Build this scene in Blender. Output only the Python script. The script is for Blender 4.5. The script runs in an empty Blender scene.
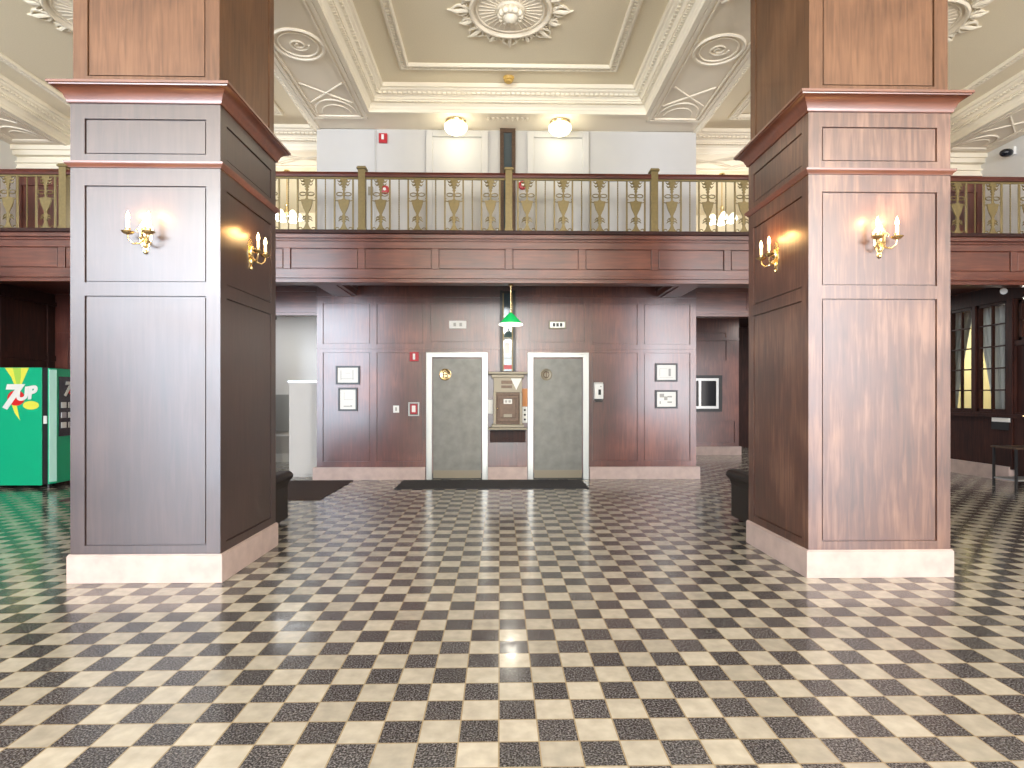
import bpy, bmesh, math, random
from mathutils import Vector, Matrix
random.seed(7)
PI = math.pi
S = bpy.context.scene
COL = S.collection

# ------------------------------------------------------------------ camera
cam_d = bpy.data.cameras.new('camera'); cam = bpy.data.objects.new('camera', cam_d); COL.objects.link(cam)
cam.location = (-0.13, 0, 1.4); cam.rotation_euler = (PI/2, 0, math.radians(-1.17))
cam_d.sensor_width = 36; cam_d.lens = 588/1024*36; cam_d.shift_y = 12/1024; cam_d.clip_end = 200
S.camera = cam
# ------------------------------------------------------------------ world and exposure
S.view_settings.view_transform = 'Standard'; S.view_settings.look = 'None'
S.view_settings.gamma = 1; S.view_settings.use_curve_mapping = False
S.view_settings.exposure = 0.45
W = bpy.data.worlds.new('world'); S.world = W; W.use_nodes = True
bg = W.node_tree.nodes['Background']; bg.inputs[0].default_value = (.85, .92, 1, 1); bg.inputs[1].default_value = .8

def area(name, loc, rot, sx, sy, power, color=(1, 1, 1), spread=PI):
    l = bpy.data.lights.new(name, 'AREA'); l.shape = 'RECTANGLE'; l.size = sx; l.size_y = sy
    l.energy = power; l.color = color; l.spread = spread
    o = bpy.data.objects.new(name, l); COL.objects.link(o); o.location = loc; o.rotation_euler = rot
    return o
def point(name, loc, power, color, r=.05):
    l = bpy.data.lights.new(name, 'POINT'); l.energy = power; l.color = color; l.shadow_soft_size = r
    o = bpy.data.objects.new(name, l); COL.objects.link(o); o.location = loc
    return o
# daylight through the tall street windows behind the camera
for wx, ww, wp, wc in ((-9.0, 6.2, 2050, (.76, .85, 1)), (0, 2.4, 380, (.88, .95, 1)), (7.35, 2.7, 720, (.93, .92, 1)), (10.9, 3.0, 90, (1, .88, .80))):
    area('street_window_daylight', (wx, -6.9, 2.8), (PI/2, 0, 0), ww, 5.4, wp, wc)
# unseen fill lights added behind the camera to brighten the ceiling
for hx, hy, hp in ((-3.7, -.8, 420), (3.7, -.8, 420), (0, -4.5, 300)):
    point('front_hall_fill', (hx, hy, 3.9), hp, (1, .95, .86), .45)

# ------------------------------------------------------------------ node helpers
def mat(name):
    m = bpy.data.materials.new(name); m.use_nodes = True
    nt = m.node_tree; b = nt.nodes['Principled BSDF']
    return m, nt, b
def N(nt, t, **k):
    n = nt.nodes.new(t)
    for a, v in k.items(): setattr(n, a, v)
    return n
def plain(name, c, rough=.5, metal=0, spec=.5, emit=None, es=0, bump=0, bscale=40, var=0, coat=0):
    m, nt, b = mat(name)
    b.inputs['Base Color'].default_value = (*c, 1); b.inputs['Roughness'].default_value = rough
    b.inputs['Metallic'].default_value = metal; b.inputs['Specular IOR Level'].default_value = spec
    b.inputs['Coat Weight'].default_value = coat
    if emit: b.inputs['Emission Color'].default_value = (*emit, 1); b.inputs['Emission Strength'].default_value = es
    if bump or var:
        tc = N(nt, 'ShaderNodeTexCoord'); no = N(nt, 'ShaderNodeTexNoise'); no.inputs['Scale'].default_value = bscale
        no.inputs['Detail'].default_value = 4
        nt.links.new(tc.outputs['Object'], no.inputs['Vector'])
        if bump:
            bp = N(nt, 'ShaderNodeBump'); bp.inputs['Strength'].default_value = bump; bp.inputs['Distance'].default_value = .01
            nt.links.new(no.outputs['Fac'], bp.inputs['Height']); nt.links.new(bp.outputs[0], b.inputs['Normal'])
        if var:
            r = N(nt, 'ShaderNodeValToRGB'); r.color_ramp.elements[0].position = .3; r.color_ramp.elements[1].position = .7
            r.color_ramp.elements[0].color = (*[x*(1-var) for x in c], 1); r.color_ramp.elements[1].color = (*[min(1, x*(1+var)) for x in c], 1)
            nt.links.new(no.outputs['Fac'], r.inputs[0]); nt.links.new(r.outputs[0], b.inputs['Base Color'])
    return m
def wood(name, dark, mid, light, rough=.35, horizontal=False, spec=.6, patch=1.0, coat=.0, ior=1.95, mixp=.5):
    m, nt, b = mat(name)
    tc = N(nt, 'ShaderNodeTexCoord')
    mp = N(nt, 'ShaderNodeMapping'); mp.inputs['Scale'].default_value = (1.2, 14, 14) if horizontal else (14, 14, 1.1)
    nt.links.new(tc.outputs['Object'], mp.inputs['Vector'])
    g = N(nt, 'ShaderNodeTexNoise'); g.inputs['Scale'].default_value = 2.2; g.inputs['Detail'].default_value = 7; g.inputs['Distortion'].default_value = .6
    nt.links.new(mp.outputs[0], g.inputs['Vector'])
    p = N(nt, 'ShaderNodeTexNoise'); p.inputs['Scale'].default_value = 1.7*patch; p.inputs['Detail'].default_value = 3
    nt.links.new(tc.outputs['Object'], p.inputs['Vector'])
    mx = N(nt, 'ShaderNodeMix', data_type='FLOAT'); mx.inputs[0].default_value = mixp
    nt.links.new(g.outputs['Fac'], mx.inputs[2]); nt.links.new(p.outputs['Fac'], mx.inputs[3])
    r = N(nt, 'ShaderNodeValToRGB'); e = r.color_ramp.elements
    e[0].position = .36; e[0].color = (*dark, 1); e[1].position = .66; e[1].color = (*light, 1)
    k = e.new(.5); k.color = (*mid, 1)
    nt.links.new(mx.outputs[0], r.inputs[0]); nt.links.new(r.outputs[0], b.inputs['Base Color'])
    rr = N(nt, 'ShaderNodeMapRange'); rr.inputs[1].default_value = .3; rr.inputs[2].default_value = .7
    rr.inputs[3].default_value = rough*.93; rr.inputs[4].default_value = rough*1.1
    nt.links.new(p.outputs['Fac'], rr.inputs[0]); nt.links.new(rr.outputs[0], b.inputs['Roughness'])
    b.inputs['Specular IOR Level'].default_value = .5; b.inputs['IOR'].default_value = ior
    b.inputs['Coat Weight'].default_value = coat; b.inputs['Coat Roughness'].default_value = .12
    return m

# ------------------------------------------------------------------ materials
M = {}
M['wood'] = wood('mahogany_panelling', (.05, .011, .007), (.10, .021, .013), (.20, .055, .030), .31, patch=.8, ior=1.85, mixp=.62)
M['wood_h'] = wood('mahogany_rail', (.06, .013, .007), (.11, .025, .012), (.18, .05, .024), .32, True, ior=1.75)
M['pillar'] = wood('pillar_mahogany', (.022, .010, .008), (.035, .016, .013), (.055, .028, .023), .38, ior=1.9)
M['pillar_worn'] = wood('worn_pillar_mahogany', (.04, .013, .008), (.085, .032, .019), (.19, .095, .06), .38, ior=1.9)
M['upper_pillar'] = wood('honey_mahogany', (.075, .032, .013), (.12, .054, .024), (.165, .08, .038), .5, ior=1.5)
M['darkwood'] = wood('dark_walnut', (.018, .006, .005), (.035, .011, .008), (.06, .02, .014), .5, ior=1.35)
M['cream'] = plain('cream_plaster', (.86, .77, .58), .75, bump=.05, bscale=60, var=.03)
M['cream_lt'] = plain('pale_moulding_plaster', (.90, .83, .68), .6)
M['taupe'] = plain('grey_soffit_plaster', (.93, .85, .70), .7)
M['white_side'] = plain('light_lifted_white', (.84, .84, .82), .6)  # wall white lightened to make up for weak light on side walls
M['handrail'] = wood('dark_red_handrail', (.05, .012, .008), (.09, .02, .012), (.13, .035, .02), .45, True, ior=1.4)
M['soffit'] = plain('pale_beam_plaster', (.93, .84, .68), .7, bump=.05, bscale=60)
M['white'] = plain('white_wall_paint', (.52, .51, .49), .55, var=.02, bscale=3)
M['marble'] = plain('pink_marble', (.46, .36, .33), .35, var=.12, bscale=7)
M['steel'] = plain('brushed_steel', (.50, .51, .50), .35, .8)
M['door_steel'] = plain('grey_elevator_door', (.19, .19, .175), .45, .3, var=.16, bscale=6)
M['brass'] = plain('brass', (.78, .60, .32), .26, 1)
M['oldbrass'] = plain('aged_brass_paint', (.20, .15, .06), .45, .3, var=.1, bscale=30)
M['bronze'] = plain('mailbox_bronze', (.10, .062, .04), .4, .4, var=.2, bscale=25)
M['bronze_lt'] = plain('mailbox_pale_bronze', (.24, .21, .155), .42, .3)
M['black'] = plain('black_metal', (.015, .015, .016), .35)
M['mat'] = plain('charcoal_carpet', (.04, .04, .045), .95, bump=.4, bscale=300)
M['carpet'] = plain('brown_carpet', (.05, .032, .03), .95, bump=.4, bscale=300)
M['leather'] = plain('dark_leather', (.014, .010, .009), .55, bump=.1, bscale=90)
M['paper'] = plain('white_paper', (.75, .75, .72), .6)
M['ink'] = plain('grey_ink', (.35, .35, .33), .6)
M['plastic'] = plain('white_plastic', (.78, .78, .76), .35)
M['red'] = plain('red_alarm_plastic', (.45, .02, .03), .35)
M['green'] = plain('soda_green', (.005, .42, .21), .3)
M['green_dk'] = plain('dark_soda_green', (.0, .17, .085), .3)
M['yellow'] = plain('citrus_yellow', (.75, .75, .08), .4)
M['lime'] = plain('lime_green', (.38, .62, .08), .4)
M['redlogo'] = plain('logo_red', (.65, .02, .02), .35)
M['shade_green'] = plain('green_glass_shade', (.01, .36, .09), .2, emit=(.02, .6, .15), es=.35)
M['lampwhite'] = plain('lit_lamp_glass', (.9, .9, .85), .3, emit=(1, .97, .86), es=.9)
M['globe'] = plain('lit_globe_glass', (.9, .9, .8), .3, emit=(1, .95, .72), es=2.2)
M['flame'] = plain('lit_candle_bulb', (1, .9, .6), .3, emit=(1, .78, .36), es=10)
M['candle'] = plain('ivory_candle_sleeve', (.85, .75, .55), .5, emit=(1, .62, .25), es=.8)
M['chute'] = plain('chute_glass', (.05, .07, .08), .08, spec=.9)
M['screen'] = plain('black_glass', (.012, .014, .02), .08)
M['curtain'] = plain('sheer_curtain', (.72, .76, .72), .8)
M['yellowwall'] = plain('yellow_room_wall', (.62, .54, .28), .8)
M['mirror'] = plain('silver_mirror', (.6, .63, .66), .12, .9)
M['orange'] = plain('orange_sticker', (.62, .25, .08), .5)
M['greywall'] = plain('grey_wallpaper', (.38, .39, .38), .7)

def floor_mat():
    m, nt, b = mat('checker_terrazzo_tiles')
    L = nt.links.new
    T = .1634
    tc = N(nt, 'ShaderNodeTexCoord'); mp = N(nt, 'ShaderNodeMapping'); mp.vector_type = 'POINT'
    mp.inputs['Scale'].default_value = (1/T, 1/T, 1); mp.inputs['Location'].default_value = (.135/T, -2.38/T + 40, .5)
    L(tc.outputs['Object'], mp.inputs['Vector'])
    fl = N(nt, 'ShaderNodeVectorMath', operation='FLOOR'); L(mp.outputs[0], fl.inputs[0])
    fr = N(nt, 'ShaderNodeVectorMath', operation='FRACTION'); L(mp.outputs[0], fr.inputs[0])
    sp = N(nt, 'ShaderNodeSeparateXYZ'); L(fl.outputs[0], sp.inputs[0])
    ad = N(nt, 'ShaderNodeMath', operation='ADD'); L(sp.outputs[0], ad.inputs[0]); L(sp.outputs[1], ad.inputs[1])
    hf = N(nt, 'ShaderNodeMath', operation='MULTIPLY'); L(ad.outputs[0], hf.inputs[0]); hf.inputs[1].default_value = .5
    f2 = N(nt, 'ShaderNodeMath', operation='FRACT'); L(hf.outputs[0], f2.inputs[0])
    ck = N(nt, 'ShaderNodeMath', operation='GREATER_THAN'); L(f2.outputs[0], ck.inputs[0]); ck.inputs[1].default_value = .25   # 1 = dark
    wn = N(nt, 'ShaderNodeTexWhiteNoise', noise_dimensions='2D'); L(fl.outputs[0], wn.inputs['Vector'])
    # speckle of the dark terrazzo
    vo = N(nt, 'ShaderNodeTexNoise'); vo.inputs['Scale'].default_value = 120; vo.inputs['Detail'].default_value = 2
    L(tc.outputs['Object'], vo.inputs['Vector'])
    dr = N(nt, 'ShaderNodeValToRGB'); e = dr.color_ramp.elements
    e[0].position = .45; e[0].color = (.024, .024, .027, 1); e[1].position = .68; e[1].color = (.17, .16, .16, 1)
    L(vo.outputs['Fac'], dr.inputs[0])
    big = N(nt, 'ShaderNodeTexNoise'); big.inputs['Scale'].default_value = 14; big.inputs['Detail'].default_value = 4
    L(tc.outputs['Object'], big.inputs['Vector'])
    lr = N(nt, 'ShaderNodeValToRGB'); e = lr.color_ramp.elements
    e[0].position = .3; e[0].color = (.29, .268, .225, 1); e[1].position = .7; e[1].color = (.385, .355, .295, 1)
    L(big.outputs['Fac'], lr.inputs[0])
    mx = N(nt, 'ShaderNodeMix', data_type='RGBA'); L(ck.outputs[0], mx.inputs[0]); L(lr.outputs[0], mx.inputs[6]); L(dr.outputs[0], mx.inputs[7])
    # tile to tile variation
    vr = N(nt, 'ShaderNodeMapRange'); vr.inputs[3].default_value = .84; vr.inputs[4].default_value = 1.1; L(wn.outputs['Value'], vr.inputs[0])
    sc = N(nt, 'ShaderNodeVectorMath', operation='SCALE'); L(mx.outputs[2], sc.inputs[0]); L(vr.outputs[0], sc.inputs['Scale'])
    # grout
    s2 = N(nt, 'ShaderNodeSeparateXYZ'); L(fr.outputs[0], s2.inputs[0])
    ds = []
    for i in (0, 1):
        a = N(nt, 'ShaderNodeMath', operation='SUBTRACT'); L(s2.outputs[i], a.inputs[0]); a.inputs[1].default_value = .5
        c = N(nt, 'ShaderNodeMath', operation='ABSOLUTE'); L(a.outputs[0], c.inputs[0]); ds.append(c)
    mm = N(nt, 'ShaderNodeMath', operation='MAXIMUM'); L(ds[0].outputs[0], mm.inputs[0]); L(ds[1].outputs[0], mm.inputs[1])
    gt = N(nt, 'ShaderNodeMath', operation='GREATER_THAN'); L(mm.outputs[0], gt.inputs[0]); gt.inputs[1].default_value = .481
    m2 = N(nt, 'ShaderNodeMix', data_type='RGBA'); L(gt.outputs[0], m2.inputs[0]); L(sc.outputs[0], m2.inputs[6]); m2.inputs[7].default_value = (.24, .19, .12, 1)
    L(m2.outputs[2], b.inputs['Base Color'])
    rg = N(nt, 'ShaderNodeMapRange'); rg.inputs[1].default_value = .3; rg.inputs[2].default_value = .7; rg.inputs[3].default_value = .1; rg.inputs[4].default_value = .24
    L(big.outputs['Fac'], rg.inputs[0]); L(rg.outputs[0], b.inputs['Roughness'])
    b.inputs['Specular IOR Level'].default_value = .55
    w = N(nt, 'ShaderNodeTexNoise'); w.inputs['Scale'].default_value = 5; L(tc.outputs['Object'], w.inputs['Vector'])
    bp = N(nt, 'ShaderNodeBump'); bp.inputs['Strength'].default_value = .12; bp.inputs['Distance'].default_value = .01
    L(w.outputs['Fac'], bp.inputs['Height']); L(bp.outputs[0], b.inputs['Normal'])
    return m
M['floor'] = floor_mat()

# ------------------------------------------------------------------ mesh helpers
class MB:
    def __init__(s): s.bm = bmesh.new()
    def box(s, x0, x1, y0, y1, z0, z1, m=None):
        v = [s.bm.verts.new((x, y, z)) for x in (x0, x1) for y in (y0, y1) for z in (z0, z1)]
        if m: 
            for q in v: q.co = m @ q.co
        for f in ((0, 1, 3, 2), (4, 6, 7, 5), (0, 4, 5, 1), (2, 3, 7, 6), (0, 2, 6, 4), (1, 5, 7, 3)):
            s.bm.faces.new([v[i] for i in f])
        return s
    def lathe(s, prof, c=(0, 0, 0), n=24, m=None):
        """prof: (radius, z) from bottom to top about local Z"""
        rings = []
        for r, z in prof:
            ring = []
            for i in range(n):
                a = 2*PI*i/n; p = Vector((r*math.cos(a), r*math.sin(a), z))
                if m: p = m @ p
                ring.append(s.bm.verts.new(p + Vector(c)))
            rings.append(ring)
        for a, b in zip(rings, rings[1:]):
            for i in range(n): s.bm.faces.new((a[i], a[(i+1) % n], b[(i+1) % n], b[i]))
        s.bm.faces.new(rings[0][::-1]); s.bm.faces.new(rings[-1])
        return s
    def tube(s, pts, r, n=8, closed=False):
        pts = [Vector(p) for p in pts]; k = len(pts); rings = []
        rs = r if isinstance(r, (list, tuple)) else [r]*k
        up = Vector((.123, .456, .88)).normalized()
        prev = None
        for i, p in enumerate(pts):
            if closed: t = pts[(i+1) % k] - pts[i-1]
            else: t = pts[min(i+1, k-1)] - pts[max(i-1, 0)]
            if t.length < 1e-9: t = Vector((0, 0, 1))
            t.normalize()
            if prev is None:
                a = t.cross(up)
                if a.length < .1: a = t.cross(Vector((1, 0, 0)))
            else: a = prev - t*prev.dot(t)
            a.normalize(); prev = a; b = t.cross(a)
            rings.append([s.bm.verts.new(p + (a*math.cos(2*PI*j/n) + b*math.sin(2*PI*j/n))*rs[i]) for j in range(n)])
        m = k if closed else k-1
        for i in range(m):
            A, B = rings[i], rings[(i+1) % k]
            for j in range(n): s.bm.faces.new((A[j], A[(j+1) % n], B[(j+1) % n], B[j]))
        if not closed: s.bm.faces.new(rings[0][::-1]); s.bm.faces.new(rings[-1])
        return s
    def prism(s, poly, d0, d1, f):
        """poly 2D points, extruded from d0 to d1; f(u,v,d)->xyz"""
        a = [s.bm.verts.new(f(u, v, d0)) for u, v in poly]; b = [s.bm.verts.new(f(u, v, d1)) for u, v in poly]
        n = len(poly); s.bm.faces.new(a[::-1]); s.bm.faces.new(b)
        for i in range(n): s.bm.faces.new((a[i], a[(i+1) % n], b[(i+1) % n], b[i]))
        return s
    def sweep_rect(s, x0, x1, y0, y1, prof, inward=True):
        """profile (inset, z) swept round a rectangle with mitred corners"""
        rings = []
        for d, z in prof:
            e = d if inward else -d
            rings.append([s.bm.verts.new(p) for p in ((x0+e, y0+e, z), (x1-e, y0+e, z), (x1-e, y1-e, z), (x0+e, y1-e, z))])
        for a, b in zip(rings, rings[1:]):
            for i in range(4): s.bm.faces.new((a[i], a[(i+1) % 4], b[(i+1) % 4], b[i]))
        return s
    def ellipsoid(s, c, rx, ry, rz, n=12, k=8):
        prof = []
        rings = []
        for j in range(1, k):
            t = PI*j/k
            rings.append([s.bm.verts.new((c[0]+rx*math.sin(t)*math.cos(2*PI*i/n), c[1]+ry*math.sin(t)*math.sin(2*PI*i/n), c[2]-rz*math.cos(t))) for i in range(n)])
        lo = s.bm.verts.new((c[0], c[1], c[2]-rz)); hi = s.bm.verts.new((c[0], c[1], c[2]+rz))
        for i in range(n): s.bm.faces.new((lo, rings[0][(i+1) % n], rings[0][i])); s.bm.faces.new((hi, rings[-1][i], rings[-1][(i+1) % n]))
        for a, b in zip(rings, rings[1:]):
            for i in range(n): s.bm.faces.new((a[i], a[(i+1) % n], b[(i+1) % n], b[i]))
        return s
    def build(s, name, m, parent=None, smooth=False, bevel=0, loc=None):
        bmesh.ops.recalc_face_normals(s.bm, faces=s.bm.faces)
        me = bpy.data.meshes.new(name); s.bm.to_mesh(me); s.bm.free()
        me.materials.append(m if not isinstance(m, str) else M[m])
        if smooth:
            me.shade_smooth()
            try: me.set_sharp_from_angle(angle=math.radians(40))
            except Exception: pass
        o = bpy.data.objects.new(name, me); COL.objects.link(o)
        if parent: o.parent = parent
        if loc: o.location = loc
        if bevel:
            b = o.modifiers.new('bevel', 'BEVEL'); b.width = bevel; b.segments = 2; b.limit_method = 'ANGLE'
        return o
def empty(name, loc, label, cat, group=None, rz=0):
    o = bpy.data.objects.new(name, None); COL.objects.link(o); o.location = loc; o.rotation_euler = (0, 0, rz)
    o.empty_display_size = .1
    return tag(o, label, cat, group)
def tag(o, label, cat, group=None, kind=None):
    o['label'] = label; o['category'] = cat
    if group: o['group'] = group
    if kind: o['kind'] = kind
    return o
def struct(mb, name, m, **k):
    o = mb.build(name, m, **k); o['kind'] = 'structure'; return o
def copy_tree(o, parent=None):
    c = o.copy(); COL.objects.link(c)
    if parent: c.parent = parent
    for ch in [q for q in bpy.data.objects if q.parent == o]: copy_tree(ch, c)
    return c
def text_obj(body, name, m, parent, loc, rot, size, extrude=.002, shear=0, bold=0, space=1):
    cu = bpy.data.curves.new('t', 'FONT'); cu.body = body; cu.size = size; cu.extrude = extrude; cu.shear = shear; cu.offset = bold
    cu.align_x = 'CENTER'; cu.align_y = 'CENTER'; cu.space_character = space
    t = bpy.data.objects.new('t', cu); COL.objects.link(t)
    bpy.context.view_layer.update()
    me = bpy.data.meshes.new_from_object(t.evaluated_get(bpy.context.evaluated_depsgraph_get()))
    bpy.data.objects.remove(t)
    me.materials.clear(); me.materials.append(M[m])
    o = bpy.data.objects.new(name, me); COL.objects.link(o); o.parent = parent; o.location = loc; o.rotation_euler = rot
    return o

# ================================================================== ROOM
CEIL = 5.88; FLAT = 6.2; BALC = 3.80
struct(MB().box(-14, 14, -7.2, 17, -.1, 0), 'floor', 'floor')

# ---- ceiling: flat vaults, beams with carved soffits
c = MB()
c.box(-14, 14, -7.2, 17, FLAT, FLAT+.12)                       # upper slab
ceil = struct(c, 'ceiling', 'cream')
c = MB()
c.box(-14, 14, -7.2, 5.45, CEIL, FLAT)                         # front hall and crossbeam over the pillars
for s in (-1, 1):
    a, b = sorted((s*2.2, s*3.2)); c.box(a, b, 5.45, 9.9, CEIL, FLAT)
    a, b = sorted((s*7.85, s*11)); c.box(a, b, 5.45, 11.6, CEIL, FLAT)
    a, b = sorted((s*3.2, s*7.85)); c.box(a, b, 10.74, 11.6, CEIL, FLAT)
c.box(-2.2, 2.2, 9.3, 10.2, CEIL, FLAT)
beams = struct(c, 'ceiling_beams', 'soffit')
crown = [(-.05, CEIL+.005), (-.05, CEIL-.016), (.012, CEIL-.016), (.012, CEIL+.035), (.02, CEIL+.04), (.03, CEIL+.075), (.06, CEIL+.105), (.10, CEIL+.118), (.105, CEIL+.14),
         (.125, CEIL+.14), (.125, CEIL+.165), (.14, CEIL+.18), (.19, CEIL+.215), (.23, CEIL+.235), (.24, CEIL+.255), (.27, CEIL+.265), (.28, FLAT+.001)]
def coffer(x0, x1, y0, y1, n):
    m = MB().sweep_rect(x0, x1, y0, y1, crown)
    # dentil row on the upper member and egg row on the lower
    def row(ins, z, pitch, sx, sz):
        X0, X1, Y0, Y1 = x0+ins, x1-ins, y0+ins, y1-ins
        k = int((X1-X0)/pitch)
        for i in range(k):
            x = X0+(i+.5)*(X1-X0)/k
            m.box(x-sx/2, x+sx/2, Y1-.02, Y1+.03, z, z+sz)
        k = int((Y1-Y0)/pitch)
        for i in range(k):
            y = Y0+(i+.5)*(Y1-Y0)/k
            m.box(X0-.03, X0+.02, y-sx/2, y+sx/2, z, z+sz); m.box(X1-.02, X1+.03, y-sx/2, y+sx/2, z, z+sz)
    row(.18, CEIL+.19, .075, .05, .03); row(.095, CEIL+.105, .05, .03, .018)
    struct(m, 'trim_%d' % n, 'cream_lt')
    # raised frame on the flat
    fx0, fx1, fy0, fy1 = x0+.60, x1-.60, y0+.62, y1-.66
    z = FLAT
    pr = [(0, z+.001), (0, z-.02), (.02, z-.035), (.04, z-.035), (.05, z-.022), (.10, z-.022), (.11, z-.045), (.135, z-.045), (.15, z-.02), (.15, z+.001)]
    m = MB().sweep_rect(fx0, fx1, fy0, fy1, pr)
    k = int((fx1-fx0-.15)/.06)
    for i in range(k):
        x = fx0+.08+(i+.5)*(fx1-fx0-.16)/k
        for y in (fy0+.075, fy1-.075): m.box(x-.018, x+.018, y-.025, y+.025, z-.034, z-.02)
    k = int((fy1-fy0-.15)/.06)
    for i in range(k):
        y = fy0+.08+(i+.5)*(fy1-fy0-.16)/k
        for x in (fx0+.075, fx1-.075): m.box(x-.025, x+.025, y-.018, y+.018, z-.034, z-.02)
    struct(m, 'trim_%d' % (n+1), 'cream_lt')
coffer(-2.2, 2.2, 5.45, 9.3, 1)
coffer(-7.85, -3.2, 5.45, 10.74, 3)
coffer(3.2, 7.85, 5.45, 10.74, 5)

def soffit_ornament(x0, x1, y0, y1, n, z=CEIL):
    """carved relief of a beam soffit: border fillets, rings, lattice and half rings"""
    m = MB(); cx = (x0+x1)/2; hw = (x1-x0)/2-.19
    for d, w in ((.06, .05), (.14, .025)):
        m.box(x0+d, x0+d+w, y0+d, y1-d, z-.02, z+.01); m.box(x1-d-w, x1-d, y0+d, y1-d, z-.02, z+.01)
        m.box(x0+d, x1-d, y1-d-w, y1-d, z-.019, z+.01); m.box(x0+d, x1-d, y0+d, y0+d+w, z-.019, z+.01)
    cy = (y0+y1)/2; L = (y1-y0)/2
    def ring(yc, rx, ry, r, a0=0, a1=2*PI):
        full = abs(a1-a0-2*PI) < .01; k = 40
        m.tube([(cx+rx*math.cos(a0+(a1-a0)*i/k), yc+ry*math.sin(a0+(a1-a0)*i/k), z-.004) for i in range(k if full else k+1)], r, 6, full)
    for yc in ([cy] if L > 1 else []):
        ring(yc, hw, hw*1.05, .024); ring(yc, hw*.78, hw*.82, .012)
        m.tube([(cx+.13*(1-i/50)*math.cos(i*.28), yc+.13*(1-i/50)*math.sin(i*.28), z-.004) for i in range(42)], .012, 6)
    for s in (-1, 1):
        yx = cy+s*L*.58
        m.tube([(cx-hw, yx-.28, z-.004), (cx+hw, yx+.28, z-.004)], .014, 6)
        m.tube([(cx+hw, yx-.28, z-.004), (cx-hw, yx+.28, z-.004)], .014, 6)
        ye = cy+s*(L-.25)
        if s > 0: ring(ye, hw, .42, .016, PI, 2*PI); ring(ye, hw*.7, .26, .01, PI, 2*PI)
        else: ring(ye, hw, .42, .016, 0, PI); ring(ye, hw*.7, .26, .01, 0, PI)
    struct(m, 'trim_%d' % n, 'taupe')
soffit_ornament(-3.2, -2.2, 5.5, 9.6, 7); soffit_ornament(2.2, 3.2, 5.5, 9.6, 8)
soffit_ornament(-8.8, -7.85, 5.5, 10.6, 9); soffit_ornament(7.85, 8.8, 5.5, 10.6, 10)
def cross_ornament(x0, x1, y0, y1, n):
    m = MB(); z = CEIL
    m.box(x0, x1, y0+.03, y0+.07, z-.02, z+.01); m.box(x0, x1, y1-.07, y1-.03, z-.02, z+.01)
    k = 4; w = (x1-x0)/k
    for i in range(k):
        a = x0+i*w
        m.tube([(a, y0+.12, z-.004), (a+w, y1-.12, z-.004)], .016, 6); m.tube([(a, y1-.12, z-.004), (a+w, y0+.12, z-.004)], .016, 6)
        m.tube([(a+w/2+w*.5*math.cos(PI*j/16), y0+.12+.26*math.sin(PI*j/16), z-.004) for j in range(17)], .016, 6)
        m.tube([(a+w/2+w*.5*math.cos(PI*j/16), y1-.12-.26*math.sin(PI*j/16), z-.004) for j in range(17)], .016, 6)
    struct(m, 'trim_%d' % n, 'taupe')
cross_ornament(-7.8, -3.25, 10.76, 11.58, 11); cross_ornament(3.25, 7.8, 10.76, 11.58, 12)
# key pattern on the soffit above the mail chute
m = MB()
for i in range(9):
    x = -.36+i*.08
    m.box(x, x+.05, 9.46, 9.475, CEIL-.012, CEIL+.005); m.box(x, x+.012, 9.46, 9.53, CEIL-.012, CEIL+.005)
    m.box(x+.025, x+.062, 9.53, 9.545, CEIL-.012, CEIL+.005); m.box(x+.05, x+.062, 9.49, 9.53, CEIL-.012, CEIL+.005)
struct(m, 'trim_13', 'taupe')

# ---- ceiling medallions
def medallion(x, y, label, R=.53):
    e = empty('ceiling_medallion', (x, y, FLAT), label, 'ceiling medallion', 'plaster medallions in the ceiling panels')
    m = MB()
    m.lathe([(R*.96, -.012), (R*.98, -.03), (R*.95, -.045), (R*.9, -.045), (R*.88, -.02), (R*.87, -.014), (R*.3, -.014), (R*.28, -.001)][::-1], n=64)
    m.tube([(R*.93*math.cos(2*PI*i/64), R*.93*math.sin(2*PI*i/64), -.04) for i in range(64)], .02, 6, True)
    m.tube([(R*.80*math.cos(2*PI*i/64), R*.80*math.sin(2*PI*i/64), -.018) for i in range(64)], .012, 6, True)
    for i in range(32):
        a = 2*PI*i/32
        m.tube([(R*.36*math.cos(a), R*.36*math.sin(a), -.014), (R*.74*math.cos(a), R*.74*math.sin(a), -.014)], .007, 5)
    m.build('disc', 'taupe', e, True)
    m = MB()
    for i in range(16):
        a = 2*PI*i/16; d = Vector((math.cos(a), math.sin(a), 0)); t = Vector((-d.y, d.x, 0))
        big = i % 2 == 0; L = (.30 if big else .20)*R/.62; wd = (.11 if big else .075)*R/.62
        for sgn in (-1, 1):
            m.tube([d*(R+L*q) + t*sgn*wd*math.sin(PI*min(1, q*1.15+.08)) + Vector((0, 0, -.012)) for q in (0, .15, .3, .45, .6, .75, .87)] , [.02, .022, .022, .018, .015, .012, .008], 6)
        m.tube([d*R+Vector((0, 0, -.01)), d*(R+L*.55)+Vector((0, 0, -.03)), d*(R+L)+Vector((0, 0, -.008))], [.03, .026, .008], 6)
        a2 = a+PI/16
        m.tube([(math.cos(a2+.05*math.cos(q))*(R+.05+.03*math.sin(q)), math.sin(a2+.05*math.cos(q))*(R+.05+.03*math.sin(q)), -.014) for q in [j*.6 for j in range(9)]], .011, 5)
    m.build('leaf_border', 'cream_lt', e, True)
    m = MB()
    m.lathe([(.0, -.17), (.04, -.165), (.07, -.14), (.09, -.11), (.13, -.10), (.15, -.07), (.12, -.05), (.17, -.04), (.18, -.02), (.2, -.002)], n=32)
    for i in range(12):
        a = 2*PI*i/12
        m.ellipsoid((.13*math.cos(a), .13*math.sin(a), -.08), .035, .035, .04, 8, 6)
    m.build('rosette', 'cream_lt', e, True)
medallion(0, 7.3, 'round plaster ceiling medallion centred above the elevators')
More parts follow.
